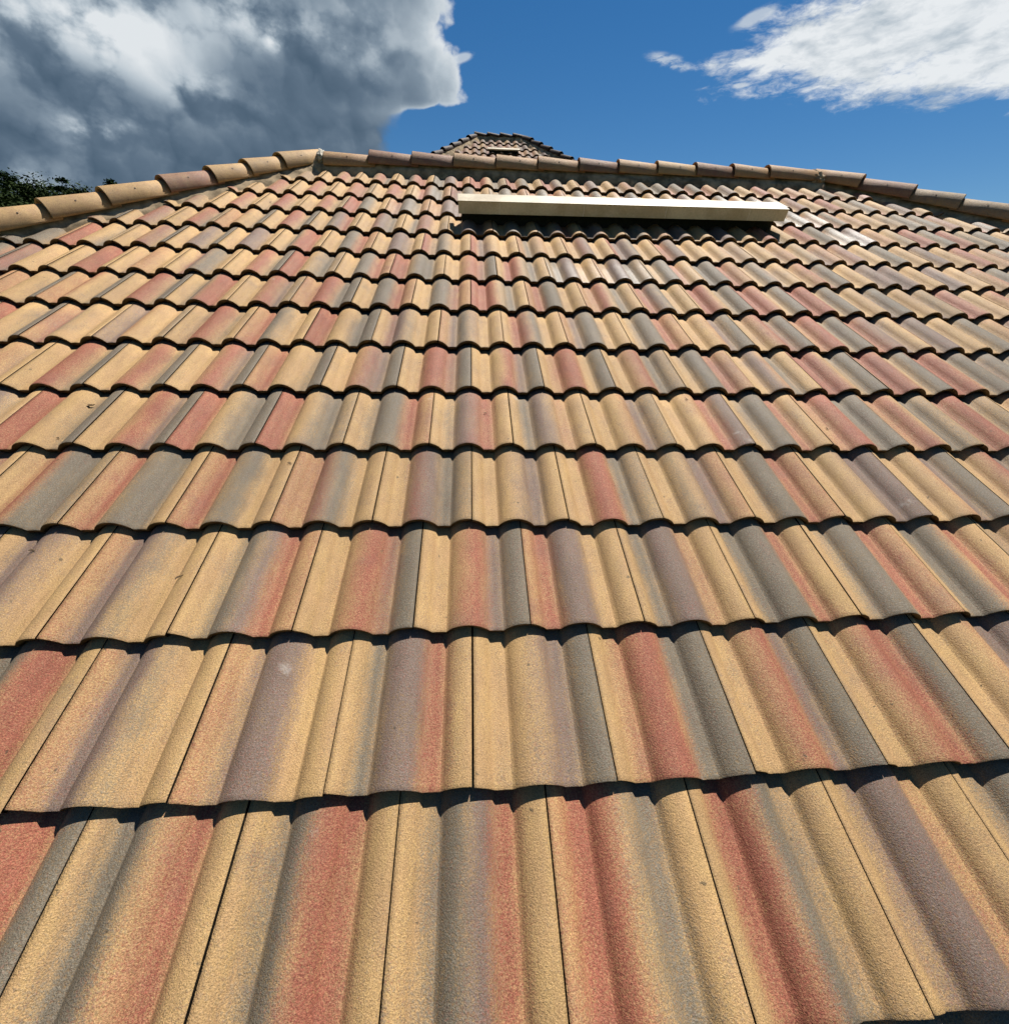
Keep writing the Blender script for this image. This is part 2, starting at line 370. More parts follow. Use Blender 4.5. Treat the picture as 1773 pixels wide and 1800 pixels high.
def rand_code(r):
    # buff beside the joints, a sprayed band of colour on the middle roll
    a = r.choice('YYYYYOOORS'); f = r.choice('YYYYOGGGSP')
    mid = r.choice(['RR', 'OR', 'GG', 'PP', 'GS', 'YO', 'RO', 'GG', 'PT', 'PG', 'YY', 'MP', 'OM', 'GR', 'KG'])
    b = r.choice('YYYSGPRT') if a != 'R' else r.choice('RRM')
    e = r.choice('GSPRYYMT') if mid[1] != 'G' else r.choice('RRYSGT')
    return a + b + mid + e + f
CODES = {
 0: (-3.5, ['GGRRRG', 'YGGORY', 'YSGRRY', 'YSGPRY', 'ORRSGY', 'YRRGSY', 'YTPPOY', 'YSGGGY']),
 1: (-4, ['YGGRRY', 'OPPSYY', 'OTPPYY', 'YGPPRY', 'YYYTPG', 'YORRGG', 'YYORPG', 'YYORRG', 'YYYOPP']),
 2: (-4.5, ['YPPTYY', 'OPPSYY', 'YSGPRO', 'YYORMG', 'YYORPG', 'ORPPYY', 'YGPPOY', 'YGGGRY', 'YSGGRO', 'YGGORY']),
 3: (-5, ['YORGGS', 'ORSGGY', 'ORSGYY', 'OOMGYY', 'YYMPGS', 'YYYTPY', 'YYRRGS', 'YYSTPO', 'YYGGRO', 'YYYTPP', 'YYYOPG', 'YYORPG']),
 4: (-5.5, ['RRYYSG', 'YYORPG', 'RRYSGG', 'RRYSGS', 'YSGGRO', 'YSPMRY', 'YGPTOY', 'YYYOPS', 'YYYORP', 'YSGGRY', 'OORRGG', 'OORYGS', 'YMRRSS', 'YYOGGS']),
 5: (-6, ['YYRRSG', 'YYORSG', 'YYORPG', 'ORYYSG', 'YYOMPG', 'YYRRMG', 'YYYRPG', 'YORRYG', 'YYORGS', 'YYGGRO', 'YYPOGY', 'RRRYSG', 'ORROYG', 'RRROSG', 'OPGGSG']),
 6: (-7.5, ['RRYYSG', 'OMSYYY', 'TPOYYS', 'YTRRSY', 'ORGSYY', 'RRYYGG', 'YMPSYY', 'OPGTYY', 'YRMGYY', 'OPGGYY', 'YSGGRO', 'YYYOPG', 'YYORMG', 'OORRSG', 'ORMPPY', 'RTPPYY', 'YYGGSO']),
 7: (-8, ['OOYYSG', 'OORYSG', 'YYRRSG', 'YSGRRY', 'YYORPS', 'OORRGG', 'YYGGRO', 'YYGGMO', 'RRRSGY', 'ORGGYY', 'OORSGY', 'ORPGYY', 'YRRYSG', 'RRROYG', 'RRRRYG', 'YYYTPG', 'YYYTPS', 'ORRPYY']),
 8: (-8.5, ['MPYYYY', 'YSMRRY', 'YTOOYY', 'YMPGSY', 'YYORSG', 'RRYSGS', 'YYGGRO', 'RRSGGY', 'YYORMG', 'YRRSGY', 'SGPPYY', 'OYPPGS', 'SYGGRY', 'YGGGRO', 'YYGPTY', 'YYORMG', 'YYYYTP', 'TPPYYY', 'YPPYYY']),
 9: (-9, ['GGGGSO', 'RRYYGS', 'YYOMSG', 'YYTPSG', 'YYPPTY', 'YSGRRY', 'YYGGRO', 'YYPPTY', 'RTGSYY', 'RPTYYY', 'OGTOYY', 'OYMPYY', 'RPPGYY', 'ORPPYY', 'YYYOTT', 'YSYSTO', 'YYSTPO', 'OOMPYY', 'YSGGYY', 'YYPPYY']),
 10: (-8.5, ['PPMTSG', 'YYRMSY', 'YYORGS', 'OOOYSG', 'YYRRSG', 'YYGPRY', 'YYMPGY', 'YGMMYS', 'YYPPMO', 'SYGGTY', 'GGTPRY', 'TPPOYY', 'SPGOTO', 'YPPTYY', 'YPPPYY', 'YYRRGY', 'YORRSG', 'OOKKPP', 'ROOOYS', 'RRRRYG', 'YRRGGS']),
 11: (-7, ['YYMTSY', 'YYORSY', 'YSRRSY', 'YYORSS', 'RRGGYY', 'OMGGSO', 'OOPPPY']),
 12: (-6.5, ['YYRRSY', 'YYORSY', 'YYORSY', 'YYORMS', 'YYOROY', 'YRMGGO', 'MPGGTY', 'SSKKTO', 'ONKKRO']),
 13: (-5, ['YYSTSY', 'YYSRSY', 'YYSRGY', 'YSGRRY', 'GGPPRO', 'RRRSGS', 'RRSGYY', 'RRPGYY', 'OOPPYY']),
}
GLOSS = {(8, 1.5): 1.0, (8, 2.5): 1.0, (8, 3.5): .35, (10, 8.5): 1.0, (11, 7): .6, (11, 8): 1.0, (12, -1.5): .5, (12, .5): .6, (12, 1.5): .9, (12, 2.5): .9, (12, 3.5): .9,
         (12, 4.5): 1, (12, 5.5): .6, (12, 6.5): .9, (12, 7.5): 1.0, (11, -2): .45, (11, -1): .4, (10, .5): .5, (13, 11): .4, (11, 13): .45, (8, 0.5): .2}
DV = {1: (1.1, 1.8), 2: (4.6, 1.3), 3: (-.8, -.6), 4: (-5.7, -1.5), 5: (-5, 0), 6: (-7.5, 0), 7: (2.7, 0), 8: (8, 0)}
def dv(c, u):
    if c in DV: return (DV[c][0] + DV[c][1] * u) * 0.001
    sl = {9: -2.6, 10: -4, 11: -6, 12: -8, 13: -7.5}.get(c, 0)
    return sl * min(u, 0) * 0.001
def end_l(v): return 0.83 * v - 5.48           # where the tiles are cut along the two hips
def end_r(v): return -0.855 * v + 7.605
RIDGE_V = 5.16
HIP_L = lambda v: 0.79 * v - 5.465             # centre line of the hip caps
HIP_R = lambda v: -1.0 * v + 8.416
EAVE_V = -0.80
UL, UR = HIP_L(RIDGE_V), HIP_R(RIDGE_V)
EL, ER = HIP_L(EAVE_V), HIP_R(EAVE_V)

house = empty('house', (1.6, 4.2, 0), 'large hip roof of buff, red and grey double-roll tiles filling the foreground', 'house')
def under(o, parent, mat):
    o.parent = parent; o.matrix_parent_inverse = Matrix.Identity(4)
    bpy.context.view_layer.update(); o.matrix_world = mat
HOUSE_INV = Matrix.Translation((-1.6, -4.2, 0))
# roof deck of the front slope (thin solid)
def slab(pts, th):
    n = len(pts); vs = [Vector(p) for p in pts]
    nn = (vs[1] - vs[0]).cross(vs[2] - vs[0]).normalized()
    vv = [tuple(p) for p in vs] + [tuple(p - nn * th) for p in vs]
    fs = [list(range(n)), list(range(2 * n - 1, n - 1, -1))] + [(i, i + n, (i + 1) % n + n, (i + 1) % n) for i in range(n)]
    return vv, fs
DH = -0.088
vv, fs = slab([(EL, EAVE_V, DH), (ER, EAVE_V, DH), (UR, RIDGE_V, DH), (UL, RIDGE_V, DH)], 0.03)
roof = mesh_obj('roof', vv, fs, M_DECK, house, smooth=False)
roof.matrix_local = HOUSE_INV @ ROOF_M

def clip(verts, faces, tint, planes):
    bm = bmesh.new(); lay = bm.verts.layers.float_color.new('tint')
    vs = []
    for p, t in zip(verts, tint):
        v = bm.verts.new(p); v[lay] = t; vs.append(v)
    for f in faces: bm.faces.new([vs[i] for i in f])
    for co, no in planes:
        bmesh.ops.bisect_plane(bm, geom=bm.verts[:] + bm.edges[:] + bm.faces[:], dist=1e-5, plane_co=co, plane_no=no, clear_outer=True)
    bm.verts.index_update()
    v2 = [tuple(v.co) for v in bm.verts]; t2 = [tuple(v[lay]) for v in bm.verts]; f2 = [[v.index for v in f.verts] for f in bm.faces]
    bm.free(); return v2, f2, t2
NL = Vector((-1, 0.83, 0)).normalized(); NR = Vector((1, 0.855, 0)).normalized()

rest_v, rest_f, rest_t = [], [], []
n_tile = 0
for c in range(-2, 14):
    half = 0.5 if c % 2 == 0 else 0.0
    k0 = -24
    while k0 < 34:
        u_i = k0 + half; k0 += 1
        u = u_i * W; v = c * G + dv(c, u_i)
        vt = v + L
        if u + W < end_l(v) - 0.02 or u > end_r(v) + 0.02: continue
        if u + W < end_l(v): continue
        seen = any(in_view(u + a * W, v + b * G) for a in (0, .5, 1) for b in (0, .5, 1))
        code = None
        if c in CODES:
            i = round(u_i - CODES[c][0])
            if 0 <= i < len(CODES[c][1]): code = CODES[c][1][i]
        if code is None: code = rand_code(random)
        gl = GLOSS.get((c, u_i), random.uniform(0, 0.16))
        if c < 4: nr_, rw = 14, (0.012, 0.10, 0.19, 0.28, 0.36, L)
        elif c < 8: nr_, rw = 10, (0.012, 0.14, 0.27, L)
        else: nr_, rw = 8, (0.012, 0.2, L)
        if not seen: nr_, rw = 6, (0.012, L)
        vs, fs, ts = tile_data(code, gl, nr_, rw, random.uniform(0.0028, 0.0038))
        # small laying tolerances
        ju, jv, jz = random.gauss(0, .0003), random.gauss(0, .0013), random.gauss(0, .0005)
        if random.random() < 0.06: jv -= random.uniform(.002, .005)
        jr = random.gauss(0, .0006)
        loc = Vector((u + ju, v + jv, jz))
        near_hip = u < end_l(vt) + 0.02 or u + W > end_r(vt) - 0.02
        if near_hip:
            pl = [(Vector((end_l(v) - 0 - loc.x, v - loc.y, 0)), NL), (Vector((end_r(v) - loc.x, v - loc.y, 0)), NR)]
            vs, fs, ts = clip(vs, fs, ts, pl)
            if len(fs) < 4: continue
        if seen:
            o = mesh_obj('roof_tile', vs, fs, M_TILE, roof, True, ts)
            o.location = loc; o.rotation_euler = (0, random.gauss(0, .0012), jr)
            n_tile += 1
        else:
            b = len(rest_v)
            rest_v += [(p[0] + loc.x, p[1] + loc.y, p[2] + loc.z) for p in vs]
            rest_f += [[i + b for i in f] for f in fs]; rest_t += ts
fld = mesh_obj('tile_field', rest_v, rest_f, M_TILE, roof, True, rest_t); fld['kind'] = 'stuff'
print('tiles in view', n_tile)

# ------------------------------------------------------------------ ridge and hip caps
def cap_mesh(length, r0=0.105, r1=0.085, th=0.014, seg=28, span=99):
    """half-round cap along +x, big end at x = 0, up = +z"""
    vs, fs = [], []
    xs = ((0.004, -0.004), (0.0, -0.001), (0.005, 0.0), (length * .5, 0.0), (length, 0.0))
    n = seg + 1
    def ring(x, r):
        for i in range(n):
            a = R_(-span + 2 * span * i / seg)
            vs.append((x, r * math.sin(a), r * math.cos(a)))
    ring(xs[0][0], r0 - th)
    for x, d in xs: ring(x, r0 + (r1 - r0) * x / length + d)
    ring(length, r1 - th)
    nr = 7
    for j in range(nr):
        j2 = (j + 1) % nr
        for i in range(seg): fs.append((j * n + i, j * n + i + 1, j2 * n + i + 1, j2 * n + i))
    fs.append([j * n for j in range(nr)]); fs.append([j * n + seg for j in reversed(range(nr))])
    return vs, fs
def cap_tint(kind, vs, r):
    w = {'Y': (0, 0, 0), 'O': (.35, 0, .05), 'M': (.45, 0, .6), 'R': (.6, .1, .2), 'G': (0, .55, .25)}[kind]
    return [(w[0] + r.uniform(-.05, .05), w[1], w[2], 0.1) for _ in vs]
def place_cap(p_big, p_small, kind, name='ridge_tile', tilt=0.014, over=0.055, parent=house, mat=M_TILE, screws=True, scale=1.0):
    """points are world points on the cap axis; the small end slips under the next cap"""
    d = (p_small - p_big); ln = d.length + over
    x = d.normalized(); up = Vector((0, 0, 1)); z = (up - x * up.dot(x)).normalized(); y = z.cross(x)
    vs, fs = cap_mesh(ln, 0.105 * scale, 0.085 * scale, 0.014 * scale)
    o = mesh_obj(name, vs, fs, mat, parent, True, cap_tint(kind, vs, random))
    mt = Matrix((x, y, z)).transposed().to_4x4()
    mt.translation = p_big + z * tilt
    mt = mt @ Matrix.Rotation(tilt / ln, 4, 'Y') @ Matrix.Rotation(random.gauss(0, .02), 4, 'X') @ Matrix.Rotation(random.gauss(0, .006), 4, 'Z')
    o.matrix_local = parent_inv(parent) @ mt
    if screws:
        for sx in (-1,):
            bm = bmesh.new(); bmesh.ops.create_cone(bm, segments=8, radius1=0.0058, radius2=0.004, depth=0.004, cap_ends=True)
            sc = bm_obj('screw', bm, M_SCREW, o)
            a = R_(-54 if x.x > 0.3 else 54); px = ln * random.uniform(.40, .5)
            rr = (0.105 + (0.085 - 0.105) * px / ln) * scale + 0.001
            sc.location = (px, rr * math.sin(a), rr * math.cos(a)); sc.rotation_euler = (-a, 0, 0)
    return o
def parent_inv(p): return Matrix.Translation(-p.location) if p is not None else Matrix.Identity(4)
AH = -0.004
rj = [-1.235, -0.856, -0.495, -0.139, .226, .59, .951, 1.302, 1.652, 2.003, 2.344, 2.677, 3.12]
kinds = 'OMMOOOMOYMOO'
for i in range(len(rj) - 1):
    lift = 0.0 if i else -0.012
    place_cap(P2W(rj[i], RIDGE_V, AH + lift), P2W(rj[i + 1], RIDGE_V, AH + lift), kinds[i % len(kinds)], tilt=0.012 if i else 0.0)
hv = [5.12, 4.967, 4.70, 4.465, 4.185, 3.86, 3.60, 3.34]
hv = [5.19, 4.967 - 0.02, 4.70, 4.465, 4.185, 3.875, 3.60]
hv[0] = 5.22
while hv[-1] > EAVE_V + 0.3: hv.append(hv[-1] - 0.262)
hk = 'YYYMYYYYOYYMYYOYYYMYYYYYYY'
for i in range(len(hv) - 1):
    place_cap(P2W(HIP_L(hv[i + 1]), hv[i + 1], AH), P2W(HIP_L(hv[i]), hv[i], AH), hk[i], name='hip_tile')
hv = [5.20, 4.95, 4.66, 4.41, 4.15]
while hv[-1] > EAVE_V + 0.3: hv.append(hv[-1] - 0.258)
hk = 'OMGGOGYMGOYGMGOYGMGOYGMGOYG'
for i in range(len(hv) - 1):
    place_cap(P2W(HIP_R(hv[i + 1]), hv[i + 1], AH), P2W(HIP_R(hv[i]), hv[i], AH), hk[i], name='hip_tile')

# mortar bedding under the caps
def bed(name, path, n_along, parent=house):
    """path(t, k) -> roof point for t along 0..1 and k across 0..K"""
    K = 9
    vs, fs = [], []
    for i in range(n_along + 1):
        for k in range(K + 1):
            p = Vector(path(i / n_along, k / K))
            nz = mnoise.fractal(p * 9.0, 0.8, 2.1, 4) * 0.010 + mnoise.noise(p * 45) * 0.004
            p.z += nz * (0.3 + 0.9 * min(1, k / K * 1.6)); p.y += mnoise.noise(p * 14 + Vector((3, 1, 7))) * 0.007
            vs.append(tuple(p))
    for i in range(n_along):
        for k in range(K):
            a = i * (K + 1) + k
            fs.append((a, a + 1, a + K + 2, a + K + 1))
    o = mesh_obj(name, vs, fs, M_MORTAR, parent, True)
    o.matrix_local = parent_inv(parent) @ ROOF_M
    return o
def lerp(a, b, t): return a + (b - a) * t
def prof5(k, hs):
    x = k * (len(hs) - 1); i = min(int(x), len(hs) - 2); return lerp(hs[i], hs[i + 1], x - i)
HS = [0.050, 0.030, 0.010, -0.004, -0.014, -0.026, -0.046]
def path_ridge(t, k):
    u = lerp(UL + 0.05, UR - 0.05, t)
    vb = 5.028 - 0.011 * max(0, u)      # lower edge wanders like the courses do
    return (u, lerp(RIDGE_V - 0.02, vb, min(1, k * 1.05) ** 0.8), prof5(k, [0.05, 0.03, 0.014, 0.004, -0.010, -0.030, -0.062]))
bed('mortar_bed', path_ridge, 150)
def path_left(t, k):
    v = lerp(EAVE_V, 5.16, t); return (lerp(HIP_L(v) + 0.01, end_l(v) + 0.045, k ** 0.9), v, prof5(k, HS))
bed('mortar_bed', path_left, 190)
def path_right(t, k):
    v = lerp(EAVE_V, 5.14, t); return (lerp(HIP_R(v) - 0.01, end_r(v) - 0.045, k ** 0.9), v, prof5(k, HS))
bed('mortar_bed', path_right, 190)

# cement smears where ridge and hips meet
def blob_obj(name, loc, size, mat, seed):
    bm = bmesh.new(); bmesh.ops.create_icosphere(bm, subdivisions=4, radius=1.0)
    for v in bm.verts:
        n = mnoise.fractal(v.co * 2.3 + Vector((seed, 0, 0)), 0.8, 2.0, 5)
        v.co *= (1 + 0.35 * n); v.co = Vector((v.co.x * size[0], v.co.y * size[1], v.co.z * size[2]))
    o = bm_obj(name, bm, mat, house, True)
    o.matrix_local = parent_inv(house) @ Matrix.Translation(P2W(*loc)) @ Matrix.Rotation(PITCH, 4, 'X')
    return o
blob_obj('cement_patch', (-1.265, RIDGE_V + 0.01, AH + 0.052), (0.034, 0.085, 0.045), M_LIME, 3.0)
blob_obj('cement_patch', (3.14, RIDGE_V - 0.005, AH + 0.030), (0.07, 0.10, 0.056), M_MORTAR, 9.0)

# ------------------------------------------------------------------ long off-ridge vent
def roof_vent(name, u0, u1, v0, h0, h1, depth, parent, frame, skew=0.0, lipd=0.012):
    """sheet-metal hood open towards the eave, with a recessed dark throat"""
    bm = bmesh.new(); th = 0.004
    ln = u1 - u0
    box(bm, 0, ln, -lipd * 0, th, h0, h1, 0.0012)                                 # front face
    box(bm, -0.003, ln + 0.003, -0.003, depth, h1 + 0.0005, h1 + 0.0045, 0.0012)   # lid
    box(bm, 0, th, th + 0.001, depth - 0.001, h0, h1, 0.0008)                      # ends
    box(bm, ln - th, ln, th + 0.001, depth - 0.001, h0, h1, 0.0008)
    box(bm, 0.001, ln - 0.001, 0.0045, 0.020, h0 + 0.0005, h0 + 0.003, 0.0006)      # folded drip hem
    o = bm_obj(name, bm, M_CREAM, parent)
    o.matrix_local = parent_inv(parent) @ frame @ Matrix.Translation((u0, v0, 0)) @ Matrix.Rotation(skew, 4, 'Z')
    bm = bmesh.new(); box(bm, 0.02, ln - 0.02, depth * .62, depth - 0.006, -0.11, h1 - 0.003)
    bm_obj('throat', bm, M_DARK, o)
    bm = bmesh.new(); box(bm, 0.006, ln - 0.006, 0.03, depth * 1.25, -0.060, -0.056)
    bm_obj('flashing', bm, M_DARK, o)
    bm = bmesh.new()
    for s in (0.12, 0.37, 0.62, 0.88):
        box(bm, ln * s - 0.0012, ln * s + 0.0012, -0.0012, -0.0002, h0 + 0.001, h1 - 0.001)
    bm_obj('panel_joint', bm, M_TRIM, o)
    return o
VENT = roof_vent('roof_vent', -0.078, 2.235, 3.795, 0.046, 0.119, 0.155, house, ROOF_M, skew=0.017)

# ------------------------------------------------------------------ the rest of the house (side and back slopes, eaves, walls)
def tile_plane(o_w, x_w, y_w, poly_planes, nu, nv, parent, mat, name='tile_field', codes=None, u_off=0.0, seed=1):
    """joined tiles on a slope that the photograph does not show closely"""
    r = random.Random(seed); V, F, TT = [], [], []
    variants = [tile_data(rand_code(r), 0.05, 5, (0.012, L), 0.003, r) for _ in range(14)]
    for j in range(nv):
        for i in range(nu[0], nu[1]):
            vs, fs, ts = r.choice(variants); b = len(V)
            ox, oy = (i + (0.5 if j % 2 else 0)) * W + u_off, j * G
            V += [(p[0] + ox, p[1] + oy, p[2]) for p in vs]; F += [[k + b for k in f] for f in fs]; TT += ts
    V, F, TT = clip(V, F, TT, poly_planes)
    z = x_w.cross(y_w)
    mt = Matrix((x_w, y_w, z)).transposed().to_4x4(); mt.translation = o_w
    o = mesh_obj(name, V, F, mat, parent, True, TT); o['kind'] = 'stuff'
    return o, mt
APL, APR = P2W(UL, RIDGE_V, DH), P2W(UR, RIDGE_V, DH)
FL, FR = P2W(EL, EAVE_V, DH), P2W(ER, EAVE_V, DH)
ry = APL.y
BL, BR = Vector((FL.x, 2 * ry - FL.y, FL.z)), Vector((FR.x, 2 * ry - FR.y, FR.z))
def side_slope(pts, seed):
    """pts: eave start, eave end, then the apex point(s), anticlockwise seen from outside"""
    e0, e1 = pts[0], pts[1]
    x = (e1 - e0).normalized(); n = (e1 - e0).cross(pts[2] - e0).normalized(); y = n.cross(x)
    mt = Matrix((x, y, n)).transposed().to_4x4(); mt.translation = e0
    loc = [mt.inverted() @ p for p in pts]
    vv, fs = slab([(p.x, p.y, -0.002) for p in loc], 0.03)
    d = mesh_obj('roof_slope', vv, fs, M_DECK, house, smooth=False); d.matrix_local = parent_inv(house) @ mt
    pl = []
    for i in range(1, len(loc)):
        a, b = loc[i], loc[(i + 1) % len(loc)]
        ed = (b - a).normalized(); no = Vector((ed.y, -ed.x, 0)); pl.append((a + no * (-0.07), no))
    hh = max(p.y for p in loc)
    f, _ = tile_plane(e0, x, y, pl, (-1, int((e1 - e0).length / W) + 2), int(hh / G) + 1, d, M_TILE, seed=seed)
    f.location = (0, 0.03, -DH)
    return d
side_slope([BL, FL, APL], 5)
side_slope([FR, BR, APR], 6)
side_slope([BR, BL, APL, APR], 7)
# eaves: fascia boards, gutter, soffit, walls
bm = bmesh.new()
zf = FL.z
box(bm, FL.x, FR.x, FL.y - 0.012, FL.y + 0.012, zf - 0.20, zf - 0.035)
bm_obj('fascia', bm, M_TRIM, house).matrix_local = parent_inv(house)
bm = bmesh.new()
box(bm, FL.x, FR.x, FL.y - 0.13, FL.y - 0.013, zf - 0.15, zf - 0.14)
box(bm, FL.x, FR.x, FL.y - 0.13, FL.y - 0.124, zf - 0.139, zf - 0.045)
bm_obj('gutter', bm, M_TRIM, house).matrix_local = parent_inv(house)
bm = bmesh.new(); box(bm, FL.x + .02, FR.x - .02, FL.y + 0.013, BL.y - .02, zf - 0.20, zf - 0.17)
bm_obj('soffit', bm, M_TRIM, house).matrix_local = parent_inv(house)
bm = bmesh.new(); box(bm, FL.x + .55, FR.x - .55, FL.y + 0.55, BL.y - .55, 0.0, zf - 0.201)
bm_obj('wall', bm, M_WALL, house).matrix_local = parent_inv(house)

# ------------------------------------------------------------------ the higher roof behind the ridge
FP = R_(27.0)
FT = Vector((0.54, 10.25, Z0 + 4.12))          # middle of its short ridge
far = empty('far_house', (0.5, 11.0, 0), 'small dark-edged hip roof with a slot vent peeking over the ridge, against the sky', 'house')
FM = Matrix.Translation(FT) @ Matrix.Rotation(FP, 4, 'X')
NV = 17
hw = 0.44; sl_l, sl_r = 0.47, 0.46
vbot = -NV * G
vv, fs = slab([(-hw + sl_l * vbot, vbot, DH), (hw - sl_r * vbot, vbot, DH), (hw, 0, DH), (-hw, 0, DH)], 0.03)
froof = mesh_obj('roof', vv, fs, M_DECK, far, smooth=False); froof.matrix_local = parent_inv(far) @ FM
fvar = []
rr = random.Random(4)
for _ in range(10):
    cd = ''.join(rr.choice('OOPTMPYG') for _ in range(6))
    fvar.append(tile_data(cd, 0.05, 5, (0.012, L), 0.003, rr))
fme = {}
rest_v, rest_f, rest_t = [], [], []
for j in range(1, NV + 1):
    v = -j * G + 0.06
    for i in range(-18, 18):
        u = (i + (0.5 if j % 2 else 0)) * W
        vt = v + L
        xl = lambda y: -hw + 0.04 + sl_l * y; xr = lambda y: hw - 0.04 - sl_r * y
        if u + W < xl(v) or u > xr(v): continue
        k = rr.randrange(len(fvar)); vs, fs, ts = fvar[k]
        cut = u < xl(vt) or u + W > xr(vt)
        if cut:
            vs, fs, ts = clip(vs, fs, ts, [(Vector((xl(v) - u, 0, 0)), Vector((-1, sl_l, 0)).normalized()), (Vector((xr(v) - u, 0, 0)), Vector((1, sl_r, 0)).normalized())])
            if len(fs) < 4: continue
        if j <= 11:
            if cut: o = mesh_obj('roof_tile', vs, fs, M_FAR, froof, True, ts)
            else:
                if k not in fme:
                    o = mesh_obj('roof_tile', vs, fs, M_FAR, froof, True, ts); fme[k] = o.data
                else:
                    o = bpy.data.objects.new('roof_tile', fme[k]); COL.objects.link(o); o.parent = froof
            o.location = (u, v, 0)
        else:
            b = len(rest_v); rest_v += [(p[0] + u, p[1] + v, p[2]) for p in vs]; rest_f += [[q_ + b for q_ in f] for f in fs]; rest_t += ts
o = mesh_obj('tile_field', rest_v, rest_f, M_FAR, froof, True, rest_t); o['kind'] = 'stuff'
def FW(u, v, h): return FM @ Vector((u, v, h))
n = 26
for side, sl in ((-1, sl_l), (1, sl_r)):
    pv = 0.03
    for i in range(16):
        nv = pv - 0.30
        place_cap(FW(side * (hw - sl * nv), nv, 0.012), FW(side * (hw - sl * pv), pv, 0.0), 'M', 'hip_tile', 0.016, 0.05, far, M_FARCAP, False, 0.5)
        pv = nv
for i in range(4):
    place_cap(FW(-hw - 0.03 + i * .235, 0.03, 0.015), FW(-hw + 0.205 + i * .235, 0.03, 0.0), 'M', 'ridge_tile', 0.014, 0.05, far, M_FARCAP, False, 0.5)
def fpath(t, k): return (lerp(-hw - .05, hw + .05, t), lerp(0.03, -0.10, k), prof5(k, [0.04, 0.02, 0.0, -0.03, -0.06]))
fb = bed('mortar_bed', fpath, 20, far); fb.matrix_local = parent_inv(far) @ FM
for side, sl in ((-1, sl_l), (1, sl_r)):
    def fpath2(t, k, side=side, sl=sl):
        v = lerp(vbot, 0.0, t); a = hw - sl * v
        return (side * lerp(a, a - 0.13, k), v, prof5(k, [0.05, 0.02, 0.0, -0.02, -0.05]))
    fb = bed('mortar_bed', fpath2, 60, far); fb.matrix_local = parent_inv(far) @ FM
roof_vent('roof_vent', -0.24, 0.30, -0.98, 0.022, 0.036, 0.09, far, FM)
a0, a1 = FW(-hw, 0, DH), FW(hw, 0, DH); e0, e1 = FW(-hw + sl_l * vbot, vbot, DH), FW(hw - sl_r * vbot, vbot, DH)
b0 = Vector((e0.x, 2 * a0.y - e0.y, e0.z)); b1 = Vector((e1.x, 2 * a0.y - e1.y, e1.z))
for pts in ([b0, e0, a0], [e1, b1, a1], [b1, b0, a0, a1]):
    x = (pts[1] - pts[0]).normalized(); nn = (pts[1] - pts[0]).cross(pts[2] - pts[0]).normalized(); y = nn.cross(x)
    mt = Matrix((x, y, nn)).transposed().to_4x4(); mt.translation = pts[0]
    loc = [mt.inverted() @ p for p in pts]
    vv, fs = slab([(p.x, p.y, -0.002) for p in loc], 0.03)
    dd = mesh_obj('roof_slope', vv, fs, M_DECK, far, smooth=False); dd.matrix_local = parent_inv(far) @ mt
    pl = []
    for i in range(1, len(loc)):
        a, b = loc[i], loc[(i + 1) % len(loc)]; ed = (b - a).normalized(); no = Vector((ed.y, -ed.x, 0)); pl.append((a - no * .06, no))
    f, _ = tile_plane(pts[0], x, y, pl, (-1, int((pts[1] - pts[0]).length / W) + 2), int(max(p.y for p in loc) / G) + 1, dd, M_FAR, seed=9)
    f.location = (0, 0.03, -DH)
bm = bmesh.new(); box(bm, e0.x + .4, e1.x - .4, e0.y + .4, b0.y - .4, 0, e0.z - 0.06)
bm_obj('wall', bm, M_WALL, far).matrix_local = parent_inv(far)

